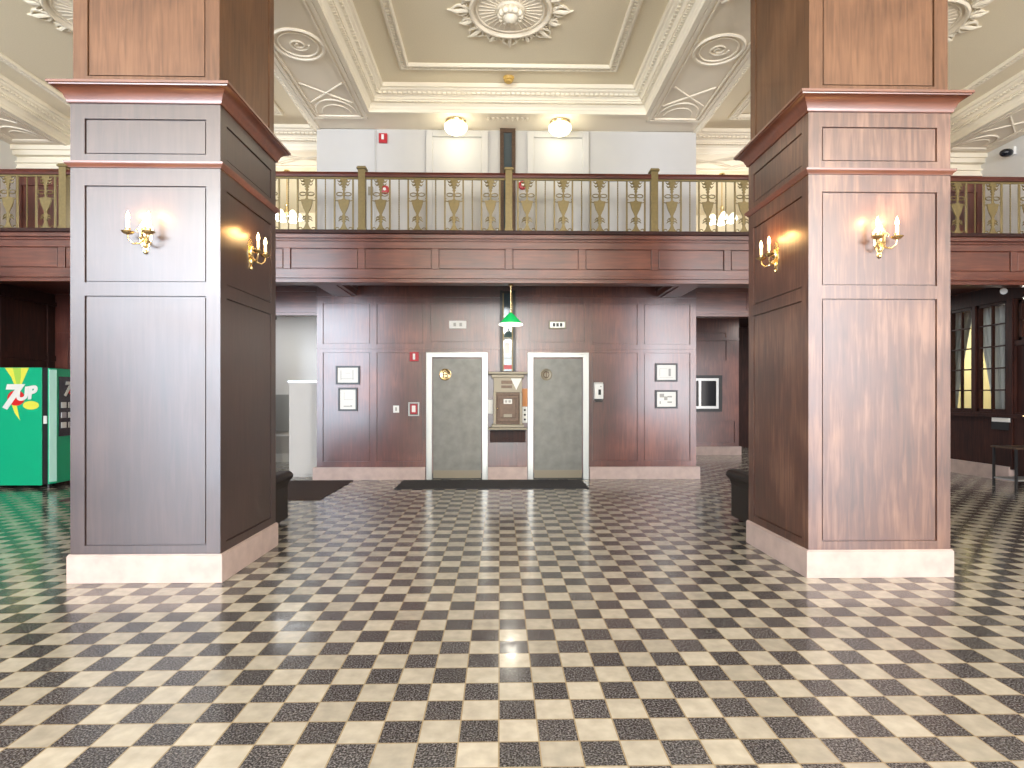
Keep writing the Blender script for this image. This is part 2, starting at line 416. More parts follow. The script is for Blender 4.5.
medallion(-5.2, 7.5, 'plaster ceiling medallion partly hidden by the left pillar', .58)
medallion(5.25, 7.5, 'plaster ceiling medallion partly hidden by the right pillar', .58)

# ---- elevator block, lower wood wall
YW = 9.92
def frame_grid(m, cells, x0, x1, z0, z1, yb, yf):
    """raised stiles and rails around rectangular recesses; cells = (xa, xb, za, zb)"""
    xs = sorted({x0, x1, *[v for c in cells for v in c[:2]]}); zs = sorted({z0, z1, *[v for c in cells for v in c[2:]]})
    for za, zb in zip(zs, zs[1:]):
        run = None
        for xa, xb in list(zip(xs, xs[1:]))+[(None, None)]:
            inside = xa is None or any(c[0] <= xa+1e-6 and xb <= c[1]+1e-6 and c[2] <= za+1e-6 and zb <= c[3]+1e-6 for c in cells)
            if not inside:
                run = (run[0], xb) if run else (xa, xb)
            elif run:
                m.box(run[0], run[1], yf, yb, za, zb); run = None
def bead_frame(m, cells, yf, w=.012, d=.012):
    """a panel board standing in each recess with a narrow shadow groove round it"""
    for xa, xb, za, zb in cells:
        m.box(xa+w, xb-w, yf, yf+d+.012, za+w, zb-w)
m = MB()
m.box(-3.2, 3.2, YW+.025, YW+.25, 0, BALC)
for s in (-1, 1):
    cells = []
    for a, b in ((3.10, 2.31), (2.20, 1.42)):
        for za, zb in ((.30, 2.13), (2.27, 2.96)):
            cells.append((min(s*a, s*b), max(s*a, s*b), za, zb))
    cells.append((min(s*.36, s*1.3), max(s*.36, s*1.3), 2.30, 2.96))
    lo, hi = (-3.2, -.16) if s < 0 else (.16, 3.2)
    frame_grid(m, cells, lo, hi, 0.1, 3.3, YW+.025, YW)
    bead_frame(m, cells, YW+.009, .013, .014)
m.box(-3.2, 3.2, YW-.03, YW+.02, 3.06, 3.10); m.box(-3.2, 3.2, YW-.015, YW+.02, 2.19, 2.205)
for s in (-1, 1): 
    lo, hi = (-3.2, -.16) if s < 0 else (.16, 3.2)
wb = struct(m, 'wall_back', 'wood')
m = MB()
for a, b in ((-3.25, -1.38), (-.33, .33), (1.38, 3.25)):
    m.box(a, b, YW-.06, YW+.01, 0, .19); m.box(a, b, YW-.045, YW+.01, .19, .205)
for s in (-1, 1): m.box(min(s*3.25, s*3.19), max(s*3.25, s*3.19), YW+.01, YW+.9, 0, .2)
struct(m, 'baseboard_back', 'marble')
m = MB().box(-3.2, 3.2, YW, YW+.25, BALC, CEIL)
m.box(-3.2, -.16, YW-.02, YW, BALC, BALC+.14); m.box(.16, 3.2, YW-.02, YW, BALC, BALC+.14)
struct(m, 'wall_upper_back', 'white')
# sides of the block
m = MB().box(-3.2, -3.15, YW+.25, 11.5, 0, 3.3).box(3.15, 3.2, YW+.25, 11.5, 0, 3.3)
struct(m, 'wall_elevator_sides', 'wood')
m = MB().box(-3.2, -3.15, YW+.25, 12.5, BALC, CEIL).box(3.15, 3.2, YW+.25, 12.5, BALC, CEIL)
struct(m, 'wall_upper_elevator_sides', 'white')

# ---- balcony
FY = 8.6
bal = empty('balcony', (0, FY, 3.05), 'mahogany panelled balcony spanning the hall above the elevators', 'balcony')
m = MB()
W2 = 8.85
cells = []
for i in range(-8, 8): cells.append((i*1.075+.05, (i+1)*1.075-.05, .20, .50))
m.box(-W2, W2, .03, .2, .03, .70)
frame_grid(m, cells, -W2, W2, .03, .70, .03, .0); bead_frame(m, cells, .010, .012, .01)
m.box(-W2, W2, -.035, .03, .64, .70); m.box(-W2, W2, -.02, .03, .60, .62)
m.box(-W2, W2, -.03, .03, .06, .10); m.box(-W2, W2, -.015, .2, 0, .035)
m.build('fascia', 'wood_h', bal, bevel=.004)
m = MB().box(-W2, W2, -.07, .3, .70, .755); m.build('ledge', 'darkwood', bal, bevel=.008)
m = MB().box(-W2, W2, .2, 1.3, .2, .70); m.box(-W2, W2, .2, .34, .08, .2)
m.box(-W2, -3.2, 1.3, 3.0, .2, .70); m.box(3.2, W2, 1.3, 3.0, .2, .70)
m.build('soffit', 'wood', bal)
for s in (-1, 1):
    m = MB(); a, b = sorted((s*2.93, s*2.53))
    m.box(a, b, .2, 1.3, .03, .2); m.box(a+.06, b-.06, .25, 1.25, .012, .03)
    m.box(a-.03, a, .2, 1.3, .12, .2); m.box(b, b+.03, .2, 1.3, .12, .2)
    m.build('ceiling_beam', 'wood', bal, bevel=.004)
# headers over the passages beside the block
for s in (-1, 1):
    m = MB(); a, b = sorted((s*3.2, s*6.0))
    m.box(a, b, 1.42, 1.6, -.27, .2); 
    cells = []
    for i in range(3):
        c0 = 3.25+i*.92; lo, hi = sorted((s*c0, s*(c0+.86))); cells.append((lo, hi, -.18, .12))
    frame_grid(m, cells, a, b, -.24, .2, 1.42, 1.40); m.box(a, b, 1.37, 1.6, -.29, -.255)
    m.build('header', 'wood_h', bal)

# ---- balcony railing
RZ = .755+3.05
rail = empty('balcony_railing', (0, FY+.07, RZ), 'brass urn railing with dark red handrail along the balcony', 'railing')
m = MB(); m.prism([(-.045, .80), (.045, .80), (.05, .83), (.035, .87), (-.035, .87), (-.05, .83)], -8.75, 8.75, lambda u, v, d: (d, u, v)); m.build('handrail', 'handrail', rail)
m = MB().box(-8.75, 8.75, -.012, .012, .775, .80); m.box(-8.75, 8.75, -.014, .014, .0, .02); m.build('rail_strip', 'oldbrass', rail)
def newel(x):
    m = MB().box(x-.052, x+.052, -.052, .052, 0, .91); m.box(x-.07, x+.07, -.07, .07, .91, .935); m.box(x-.06, x+.06, -.06, .06, .935, .95)
    m.box(x-.062, x+.062, -.062, .062, 0, .05)
    return m.build('newel_post', 'oldbrass', rail, bevel=.004)
for i in range(-4, 5): newel(i*2.15)
bar = MB().box(-.0115, .0115, -.0115, .0115, .02, .775).build('baluster', 'oldbrass', rail)
tw = MB()
for j in range(30): tw.ellipsoid((0, 0, .03+j*.0255), .011, .011, .015, 6, 4)
tw = tw.build('beaded_baluster', 'oldbrass', rail, True)
# urn ornament: half-width profile (w, z)
prof = [(.085, .02), (.07, .035), (.045, .05), (.03, .075), (.018, .11), (.014, .14), (.03, .155), (.016, .17), (.014, .19), (.034, .21), (.022, .235), (.014, .26), (.022, .285),
        (.05, .35), (.066, .41), (.074, .455), (.078, .47), (.03, .475), (.012, .49), (.01, .52), (.016, .535), (.01, .55), (.01, .60), (.022, .62), (.012, .64), (.03, .66), (.016, .68), (.045, .70), (.03, .72), (.055, .745), (.04, .775)]
m = MB()
poly = [(w, z) for w, z in prof]+[(-w, z) for w, z in prof[::-1]]
for (w0, z0), (w1, z1) in zip(prof, prof[1:]):
    m.prism([(-w0, z0), (w0, z0), (w1, z1), (-w1, z1)], -.008, .008, lambda u, v, d: (u, d, v))
for s in (-1, 1):
    m.tube([(s*(.085+.022*math.cos(a)), 0, .045+.022*math.sin(a)) for a in [j*.5-1.6 for j in range(10)]], .007, 5)     # foot scrolls
    m.tube([(s*.016, 0, .19), (s*.05, 0, .18), (s*.07, 0, .155)], [.013, .01, .004], 5)
    m.tube([(s*.016, 0, .22), (s*.04, 0, .225), (s*.066, 0, .19)], [.013, .01, .004], 5)
    m.tube([(s*(.075), 0, .455), (s*.10, 0, .46), (s*.118, 0, .475), (s*.122, 0, .49), (s*.112, 0, .505), (s*.098, 0, .497)], .007, 5)   # handles
    m.tube([(s*(.052+.042*math.cos(a)), 0, .555+.026*math.sin(a)) for a in [2*PI*j/12 for j in range(12)]], .0075, 5, True)  # bow loops
    m.tube([(s*.02, 0, .70), (s*.05, 0, .685), (s*.075, 0, .715)], [.014, .011, .004], 5)
    m.tube([(s*.02, 0, .74), (s*.06, 0, .735), (s*.085, 0, .765)], [.014, .011, .004], 5)
urn = m.build('urn_ornament', 'oldbrass', rail)
for v in urn.data.vertices: v.co.x *= 1.14; v.co.y *= 1.3
first = [True, True, True]
def put(proto, k, x):
    if first[k]: first[k] = False; proto.location.x = x; return
    q = proto.copy(); COL.objects.link(q); q.parent = rail; q.location.x = x
for i in range(-16, 16):
    xc = (i+.5)*.5375
    put(urn, 2, xc); put(bar, 0, xc-.134); put(bar, 0, xc+.134)
    if i % 4 != 0: put(tw, 1, i*.5375)

# ================================================================== PILLARS
def pillar(name, cx, cy, label, wmat, wmat2):
    e = empty(name, (cx, cy, 0), label, 'pillar')
    H = .555; D = .53                 # half widths, stile face and panel field
    m = MB().box(-.575, .575, -.56, .56, 0, .205); m.box(-.57, .57, -.555, .555, .205, .215); m.build('marble_plinth', 'marble', e, bevel=.004)
    def faces(m, lo, hi, cells, hw, hd, t=.02):
        # cells: (z0, z1) recesses, stile width .1
        for k in range(4):
            R = Matrix.Rotation(k*PI/2, 4, 'Z')
            a = hw if k % 2 == 0 else hd-t-.0005; d = hd if k % 2 == 0 else hw
            def bx(x0, x1, z0, z1, y0=-d, y1=-d+t): m.box(x0, x1, y0, y1, z0, z1, R)
            e_ = .105 if k % 2 == 0 else .0845; bx(-a, -a+e_, lo, hi); bx(a-e_, a, lo, hi)
            zz = [lo]+[v for c in cells for v in c]+[hi]
            for i in range(0, len(zz), 2):
                if zz[i+1] > zz[i]: bx(-a+e_, a-e_, zz[i], zz[i+1])
            for z0, z1 in cells:
                g = .011
                bx(-a+e_+g, a-e_-g, z0+g, z1-g, -d+.007, -d+t)
    hd = .545
    m = MB().box(-H+.018, H-.018, -hd+.018, hd-.018, .205, 3.62)
    faces(m, .215, 3.11, [(.28, 2.15), (2.25, 2.975)], H, hd)
    faces(m, 3.11, 3.62, [(3.21, 3.475)], H, hd)
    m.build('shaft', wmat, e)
    def mould(prof, nm, mt):
        m = MB().sweep_rect(-H, H, -hd, hd, prof, inward=False); return m.build(nm, mt, e, True)
    mould([(-.01, 3.105), (.010, 3.108), (.014, 3.12), (.026, 3.13), (.03, 3.14), (.03, 3.15), (-.01, 3.152)], 'ledge_moulding', 'pillar_trim')
    mould([(-.01, 3.585), (.012, 3.588), (.018, 3.60), (.018, 3.61), (.026, 3.62), (.034, 3.645), (.055, 3.668), (.08, 3.682), (.092, 3.686), (.094, 3.694), (.105, 3.696), (.105, 3.715), (-.03, 3.72)], 'cornice', 'pillar_trim')
    h2, d2 = H-.012, hd-.012
    m = MB().box(-h2+.019, h2-.019, -d2+.019, d2-.019, 3.70, CEIL)
    faces(m, 3.70, CEIL, [(3.80, 5.6)], h2, d2)
    m.build('upper_shaft', wmat2, e)
    return e
M['pillar_trim'] = wood('mahogany_moulding', (.09, .025, .012), (.13, .038, .018), (.17, .05, .024), .36, True)
PLX, PRX, PY = -2.785, 2.80, 5.005
PRY = PY+.02
pillar('lobby_pillar', PLX, PY, 'square mahogany panelled pillar on the left, greyish lower shaft', 'pillar', 'upper_pillar')
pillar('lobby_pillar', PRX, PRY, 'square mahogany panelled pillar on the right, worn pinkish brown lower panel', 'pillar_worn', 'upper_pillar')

# ================================================================== SCONCES
def sconce(loc, rz, label):
    e = empty('wall_sconce', loc, label, 'wall sconce', 'two-candle brass sconces on the pillars', rz)
    # local: wall plane y=0, faces -y
    m = MB()
    m.prism([(0, -.13), (.02, -.115), (.018, -.09), (.035, -.06), (.05, -.02), (.045, .02), (.06, .05), (.04, .09), (.02, .12), (0, .135), (-.02, .12), (-.04, .09), (-.06, .05), (-.045, .02), (-.05, -.02), (-.035, -.06), (-.018, -.09), (-.02, -.115)],
            0, -.012, lambda u, v, d: (u, d, v))
    m.ellipsoid((0, -.02, .02), .028, .02, .05); m.ellipsoid((0, -.018, -.06), .018, .016, .035); m.ellipsoid((0, -.016, -.12), .014, .014, .018)
    m.build('backplate', 'brass', e, True)
    for s in (-1, 1):
        m = MB()
        m.tube([(s*.01, -.015, -.02), (s*.025, -.05, -.065), (s*.05, -.08, -.075), (s*.072, -.10, -.05), (s*.075, -.105, -.015)], [.009, .008, .008, .007, .007], 8)
        m.tube([(s*.012, -.02, .04), (s*.03, -.05, .05), (s*.045, -.06, .03), (s*.035, -.055, .015)], .004, 6)
        a = m.build('arm', 'brass', e, True)
        c = (s*.075, -.105, 0)
        m = MB().lathe([(.004, -.02), (.012, -.015), (.03, -.008), (.042, .004), (.044, .008), (.02, .008), (.016, .02), (.02, .03), (.014, .032)], c, 20)
        m.build('drip_cup', 'brass', e, True)
        m = MB().lathe([(.0125, .03), (.0125, .085), (.010, .09)], c, 14); k = m.build('candle_sleeve', 'candle', e, True)
        m = MB().lathe([(.007, .088), (.012, .10), (.014, .115), (.010, .135), (.004, .152), (.001, .158)], c, 14); m.build('candle_bulb', 'flame', e, True)
        R = Matrix.Rotation(rz, 3, 'Z'); p = R @ Vector((c[0], c[1]-.01, .17)) + Vector(loc)
        point('sconce_glow', p, 1.6, (1, .5, .16), .02)
    return e
SZ = 2.60
sconce((PLX, PY-.53, SZ), 0, 'lit brass two-candle sconce on the front face of the left pillar')
sconce((PLX+.54, PY, SZ), PI/2, 'lit brass two-candle sconce on the inner side of the left pillar')
sconce((PRX, PRY-.53, SZ), 0, 'lit brass two-candle sconce on the front face of the right pillar')
sconce((PRX-.54, PRY, SZ), -PI/2, 'lit brass two-candle sconce on the inner side of the right pillar')

# ================================================================== ELEVATOR DOORS
def lift(x, label, em):
    e = empty('elevator_door', (x, YW, 0), label, 'elevator door', 'steel elevator doors')
    m = MB()
    m.box(-.515, -.42, -.05, .03, 0, 2.13); m.box(.42, .515, -.05, .03, 0, 2.13); m.box(-.42, .42, -.05, .03, 2.05, 2.13)
    m.box(-.515, -.49, -.065, -.05, 0, 2.13); m.box(.49, .515, -.065, -.05, 0, 2.13); m.box(-.49, .49, -.065, -.05, 2.105, 2.13)
    m.build('frame', 'steel', e, bevel=.004)
    m = MB().box(-.42, .42, .002, .03, .0, 2.05); m.build('jamb_shadow_gap', 'black', e)
    m = MB().box(-.405, .405, -.012, .004, .02, 2.03); m.build('door_panel', 'door_steel', e, bevel=.003)
    m = MB().box(-.40, .40, -.017, -.012, .02, .15); m.build('kick_plate', 'bronze_lt', e)
    m = MB(); R = Matrix.Rotation(PI/2, 4, 'X')
    m.lathe([(.10, 0), (.10, .006), (.09, .010), (.086, .007), (.02, .007)], (0, 0, 0), 32, R)
    o = m.build('emblem', em, e, True); o.location = (-.2, -.012, 1.76)
    m = MB(); y0, y1 = -.026, -.018
    if x < 0:
        m.box(-.24, -.222, y0, y1, 1.71, 1.81)
        for z in (1.71, 1.752, 1.795): m.box(-.24, -.165, y0, y1, z, z+.016)
    else:
        m.tube([(-.2+.045*math.cos(a), -.02, 1.76+.05*math.sin(a)) for a in [j*PI/8 for j in range(16)]], .007, 6, True); m.box(-.208, -.192, y0, y1, 1.72, 1.80)
    m.build('emblem_relief', 'bronze', e)
    return e
lift(-.85, 'steel elevator door left of the mail chute with a bright gold emblem', 'brass')
lift(.85, 'steel elevator door right of the mail chute with a dull bronze emblem', 'bronze_lt')

# indicator signs above the doors
for s, lab in ((-1, 'pale floor indicator plate above the left elevator door'), (1, 'floor indicator with dark digits above the right elevator door')):
    e = empty('floor_indicator', (s*.84, YW+.008, 2.60), lab, 'floor indicator', 'floor indicators above the elevators')
    MB().box(-.145, .145, -.03, 0, -.065, .065).build('case', 'plastic' if s < 0 else 'bronze_lt', e, bevel=.005)
    MB().box(-.12, .12, -.033, -.03, -.045, .045).build('display', 'paper' if s < 0 else 'steel', e)
    m = MB()
    for x in (-.06, .0, .06) if s > 0 else (-.05, .05):
        m.box(x-.022, x+.022, -.036, -.033, -.03, .03)
    m.build('digits', 'black' if s > 0 else 'ink', e)

# ================================================================== MAIL CHUTE AND BOX
mc = empty('mail_chute', (0, YW, 1.75), 'glass fronted brass mail chute rising above the bronze mailbox to the ceiling', 'mail chute')
for nm, za, zb in (('lower_chute', .07, 1.42), ('upper_chute', 2.06, CEIL-1.75)):
    m = MB().box(-.13, -.085, -.08, .02, za, zb).box(.085, .13, -.08, .02, za, zb).box(-.085, .085, .0, .02, za, zb)
    if nm == 'upper_chute': m.box(-.13, .13, -.09, .02, zb-.07, zb)
    m.build(nm, 'black' if nm == 'lower_chute' else 'bronze', mc, bevel=.003)
    MB().box(-.085, -.068, -.085, 0, za, zb-.05).box(.068, .085, -.085, 0, za, zb-.05).build('brass_strip', 'oldbrass' if nm == 'lower_chute' else 'bronze', mc)
    MB().box(-.068, .068, -.06, -.05, za, zb-.05).build('glass', 'chute', mc)
MB().box(-.068, .068, -.066, -.06, .62, .63).box(-.068, .068, -.066, -.06, .28, .29).box(-.068, .068, -.066, -.06, .95, .96).build('glass_joint', 'bronze_lt', mc)
MB().box(-.05, .03, -.067, -.06, .36, .55).build('paper_notice', 'paper', mc)
MB().box(-.068, .068, -.068, -.06, .10, .17).build('red_label', 'red', mc)
mb_ = empty('mailbox', (0, YW, 0), 'ornate bronze mailbox fixed between the two elevator doors', 'mailbox')
m = MB().box(-.235, .235, -.17, 0, .93, 1.70); m.build('box', 'bronze', mb_, bevel=.006)
m = MB().box(-.325, .325, -.23, 0, 1.76, 1.80).box(-.27, .27, -.20, 0, 1.70, 1.76); m.build('top_cap', 'bronze_lt', mb_, bevel=.008)
m = MB().box(-.325, .325, -.23, 0, .84, .875).box(-.27, .27, -.20, 0, .875, .93); m.build('bottom_ledge', 'bronze_lt', mb_, bevel=.008)
m = MB().box(-.235, .235, -.19, -.17, 1.46, 1.70); m.build('upper_plate', 'bronze_lt', mb_, bevel=.004)
MB().box(-.24, -.195, -.20, -.17, .93, 1.46).build('side_pilaster', 'bronze_lt', mb_, bevel=.004); MB().box(.195, .24, -.20, -.17, .93, 1.46).build('side_pilaster', 'bronze_lt', mb_, bevel=.004)
m = MB(); frame_grid(m, [(-.15, .14, 1.04, 1.36)], -.19, .19, .96, 1.43, -.17, -.195)
bead_frame(m, [(-.15, .14, 1.04, 1.36)], -.185, .012, .004); 
m.tube([(-.175, -.198, .98), (-.175, -.198, 1.41), (.175, -.198, 1.41), (.175, -.198, .98)], .006, 6, True)
d = m.build('door', 'bronze', mb_, bevel=.003)
MB().ellipsoid((-.17, -.205, 1.19), .014, .014, .014).build('lock', 'brass', d, True)
MB().box(-.07, .07, -.202, -.19, 1.27, 1.35).build('white_card', 'paper', mb_)
MB().box(-.05, -.01, -.204, -.202, 1.29, 1.33).box(.01, .05, -.204, -.202, 1.29, 1.33).build('card_print', 'ink', mb_)
MB().box(-.07, .07, -.202, -.19, 1.05, 1.10).build('name_plate', 'bronze_lt', mb_)
MB().box(-.11, .07, -.195, -.19, 1.60, 1.655).box(-.11, .07, -.195, -.19, 1.53, 1.575).build('letter_slot', 'bronze', mb_)
MB().prism([(.05, 1.69), (.23, 1.69), (.14, 1.5)], -.197, -.191, lambda u, v, d: (u, d, v)).build('triangle_sticker', 'paper', mb_)
m = MB().box(-.30, .30, -.035, 0, .62, .82); m.box(-.08, .08, -.05, -.035, .68, .70); m.build('lower_plate', 'darkwood', mb_, bevel=.004)
# control panels beside the mailbox
cp = empty('elevator_call_panel', (.242, YW, .95), 'narrow white elevator call panel with three dark buttons right of the mailbox', 'call panel')
MB().box(.002, .09, -.035, 0, 0, .27).build('plate', 'plastic', cp, bevel=.003)
for k in range(3):
    MB().lathe([(.018, 0), (.018, .008), (.012, .01)], (0, 0, 0), 16, Matrix.Rotation(PI/2, 4, 'X')).build('button', 'black', cp, True, loc=(.046, -.035, .055+k*.08))
tag(MB().box(.0, .09, -.02, 0, 0, .30).build('orange_notice', 'orange', loc=(.243, YW, 1.225)), 'orange notice strip on the wall above the white call panel', 'notice')
tag(MB().box(-.04, .04, -.03, 0, 0, .24).build('wall_plate', 'plastic', loc=(-.29, YW, 1.10), bevel=.004), 'narrow blank white plate on the wall left of the mailbox', 'wall plate')

# ================================================================== PENDANT LAMP
pl = empty('pendant_lamp', (.03, FY+.12, 3.05), 'green glass cone pendant lamp on a brass rod above the mailbox', 'pendant lamp')
MB().lathe([(.035, -.02), (.04, -.012), (.03, 0)], n=20).build('ceiling_rose', 'brass', pl, True)
MB().lathe([(.007, -.40), (.007, -.02)], n=10).lathe([(.012, -.42), (.02, -.40), (.012, -.37)], n=14).build('rod', 'brass', pl, True)
MB().lathe([(.172, -.585), (.16, -.565), (.09, -.485), (.05, -.445), (.018, -.415), (.015, -.42), (.045, -.45), (.085, -.492), (.155, -.572)], n=36).build('shade', 'shade_green', pl, True)
MB().lathe([(.176, -.60), (.182, -.592), (.172, -.575), (.165, -.585), (.03, -.59)][::-1], n=36).build('glass_rim', 'lampwhite', pl, True)
point('pendant_glow', (.03, FY+.12, 2.38), 7, (1, .93, .8), .06)

# ================================================================== WALL FITTINGS ON THE ELEVATOR WALL
PW = YW+.008
def frame(x, z, w, h, label, art):
    e = empty('framed_notice', (x, PW, z), label, 'framed notice', 'black framed notices on the elevator wall')
    m = MB(); frame_grid(m, [(-w/2+.028, w/2-.028, -h/2+.028, h/2-.028)], -w/2, w/2, -h/2, h/2, 0, -.03); m.build('frame', 'black', e, bevel=.003)
    MB().box(-w/2+.02, w/2-.02, -.012, -.004, -h/2+.02, h/2-.02).build('paper', 'paper', e)
    m = MB()
    for q in art: m.box(q[0]*w, q[1]*w, -.014, -.012, q[2]*h, q[3]*h)
    m.build('printing', 'ink', e)
frame(-2.68, 1.75, .40, .31, 'upper landscape black framed notice left of the elevators', [(-.3, -.28, -.25, .25), (.2, .22, -.25, .28), (-.3, .25, -.2, -.185), (-.1, .1, .1, .11)])
frame(-2.68, 1.345, .32, .39, 'lower portrait black framed notice left of the elevators', [(-.22, .1, -.32, -.28), (.12, .22, -.32, -.26), (-.2, .25, -.02, -.01), (-.2, -.19, 0, .3)])
frame(2.69, 1.80, .38, .31, 'upper black framed notice right of the elevators', [(-.3, .05, .2, .21), (.1, .2, -.2, .2), (-.3, -.29, -.2, .2), (-.3, .3, -.28, -.27)])
frame(2.69, 1.345, .38, .31, 'lower black framed notice right of the elevators', [(-.3, -.25, -.25, -.1), (.05, .25, .1, .18), (.05, .25, -.2, -.12), (-.3, -.1, .1, .3), (-.1, .05, -.05, .15)])
e = empty('fire_alarm_strobe', (-1.57, PW, 2.06), 'small red fire alarm strobe beside the top left of the left elevator door', 'fire alarm')
MB().box(-.075, .075, -.04, 0, -.075, .075).build('case', 'red', e, bevel=.006); MB().box(-.02, .02, -.06, -.04, -.05, .05).build('strobe_lens', 'plastic', e, bevel=.006)
e = empty('light_switch', (-1.875, PW, 1.18), 'small white wall switch left of the red pull station', 'light switch')
MB().box(-.05, .05, -.01, 0, -.06, .06).build('plate', 'plastic', e, bevel=.003); MB().box(-.014, .014, -.025, -.01, -.03, .03).build('toggle', 'ink', e)
e = empty('fire_pull_station', (-1.575, PW, 1.18), 'red fire alarm pull station under a clear cover left of the elevators', 'fire alarm')
MB().box(-.055, .055, -.05, 0, -.08, .08).build('case', 'red', e, bevel=.005); MB().box(-.03, .03, -.06, -.05, -.05, .06).box(-.012, .012, -.07, -.06, -.03, .03).build('handle', 'plastic', e)
m = MB(); frame_grid(m, [(-.07, .07, -.095, .095)], -.09, .09, -.115, .115, 0, -.06); m.build('cover_frame', 'steel', e, bevel=.004)
e = empty('soap_dispenser', (1.53, PW, 1.48), 'white hand sanitizer dispenser right of the right elevator door', 'dispenser')
m = MB().prism([(0, -.15), (-.09, -.13), (-.11, -.02), (-.10, .12), (-.06, .15), (0, .15)], -.075, .075, lambda u, v, d: (d, u, v)); m.build('case', 'plastic', e, bevel=.008)
MB().box(-.012, .03, -.118, -.10, -.06, .03).build('sight_window', 'black', e); MB().box(-.06, .06, -.085, -.03, -.18, -.15).build('nozzle', 'black', e)
MB().box(.02, .04, -.115, -.10, .07, .09).build('status_light', 'ink', e)

# upper floor fittings
for s, lab in ((-1, 'white upper elevator door behind the railing, left of the chute'), (1, 'white upper elevator door behind the railing, right of the chute')):
    e = empty('upper_elevator_door', (s*.85, YW, 3.78), lab, 'elevator door', 'white doors on the upper floor')
    MB().box(-.52, -.41, -.05, 0, .02, 2.07).box(.41, .52, -.05, 0, .02, 2.07).box(-.41, .41, -.05, 0, 1.97, 2.07).build('frame', 'white', e, bevel=.006)
    MB().box(-.41, .41, -.012, 0, .02, 1.97).build('door_panel', 'door_cream' if 'door_cream' in M else 'white', e)
def fixture(x, label):
    e = empty('ceiling_light', (x, 9.6, CEIL), label, 'ceiling light', 'globe lights under the soffit')
    MB().lathe([(.13, -.05), (.16, -.04), (.17, -.015), (.15, 0)], n=32).build('brass_collar', 'brass', e, True)
    MB().lathe([(.02, -.215), (.09, -.205), (.155, -.17), (.188, -.12), (.185, -.075), (.15, -.045)], n=32).build('glass_bowl', 'globe', e, True)
    point('ceiling_light_glow', (x, 9.45, CEIL-.3), 5, (1, .93, .72), .12)
fixture(-.85, 'lit bowl ceiling light left of the mail chute'); fixture(.85, 'lit bowl ceiling light right of the mail chute')
e = empty('smoke_detector', (.0, 8.86, FLAT), 'small yellowed round smoke detector on the central ceiling panel', 'smoke detector')
MB().lathe([(.03, -.08), (.05, -.075), (.055, -.05), (.075, -.045), (.08, -.01), (.085, 0)], n=28).build('body', 'bronze_y', e, True) if 'bronze_y' in M else MB().lathe([(.03, -.08), (.05, -.075), (.055, -.05), (.075, -.045), (.08, -.01), (.085, 0)], n=28).build('body', plain('yellowed_plastic', (.62, .40, .10), .4), e, True)
e = empty('fire_alarm_strobe', (-2.09, YW, 5.72), 'small red fire alarm strobe high on the white upper wall', 'fire alarm')
MB().box(-.07, .07, -.04, 0, -.08, .08).build('case', 'red', e, bevel=.006); MB().box(-.02, .02, -.06, -.04, -.03, .05).build('strobe_lens', 'plastic', e)
tag(MB().tube([(0, 0, 0), (0, 0, 2.0)], .012, 8).build('conduit', 'white', loc=(-2.22, YW-.015, 3.86)), 'thin white conduit running up the upper wall left of the red strobe', 'conduit')
for x, z, lab in ((-2.06, 4.86, 'round red fire bell behind the railing left of the upper doors'), (.25, 4.95, 'round red fire bell behind the railing right of the chute')):
    e = empty('fire_bell', (x, YW, z), lab, 'fire bell')
    R = Matrix.Rotation(PI/2, 4, 'X')
    MB().lathe([(.07, 0), (.075, .02), (.06, .045), (.02, .055)], (0, 0, 0), 24, R).build('gong', 'red', e, True)
    MB().lathe([(.03, .05), (.02, .06)], (0, 0, 0), 16, R).build('centre_cap', 'plastic', e, True)
tag(MB().box(-.04, .04, -.02, 0, -.07, .07).build('call_plate', 'bronze_lt', loc=(-2.3, YW, 4.84)), 'small tan call plate behind the railing left of the fire bell', 'wall plate')

# ================================================================== FLOOR MATS
tag(MB().box(-1.72, 1.22, 8.85, 9.74, 0, .012).build('door_mat', 'mat', bevel=.004), 'long charcoal mat in front of the elevator doors', 'mat')
tag(MB().box(-6.0, -2.55, 7.95, 9.75, 0, .012).build('carpet_runner', 'carpet', bevel=.004), 'dark brown carpet behind the left pillar', 'carpet')

# ================================================================== SOFAS
def sofa(x, y, s, label):
    """s=+1: visible arm on the +x end"""
    e = empty('sofa', (x, y, 0), label, 'sofa')
    def X(a, b): return (min(s*a, s*b), max(s*a, s*b))
    m = MB()
    a, b = X(-.70, .70); m.box(a, b, .05, .95, .08, .30); m.build('base', 'leather', e, bevel=.02)
    a, b = X(-.6, .6); MB().box(a, b, .25, .93, .30, .44).build('seat_cushion', 'leather', e, bevel=.05)
    MB().box(a, b, .03, .28, .28, .80).build('backrest', 'leather', e, bevel=.06)
    for t in (-1, 1):
        m = MB(); pr = [(.0, .04), (.0, .40), (-.02, .47), (-.01, .52), (.03, .56), (.08, .56), (.12, .54)]
        out = s*t
        poly = [(.75, .04), (.75, .40), (.77, .46), (.81, .50), (.81, .54), (.77, .57), (.67, .57), (.60, .54), (.58, .48), (.58, .04)]
        m.prism(poly, .02, 1.0, lambda u, v, d: (t*u, d, v)); m.build('armrest', 'leather', e, bevel=.015)
    for t in (-1, 1):
        for q in (.1, .88): MB().box(t*.66-.03, t*.66+.03, q-.03, q+.03, 0, .08).build('foot', 'darkwood', e)
sofa(-3.24, PY+.60, 1, 'dark leather sofa backed against the rear of the left pillar')
sofa(3.24, PRY+.60, -1, 'dark leather sofa backed against the rear of the right pillar')

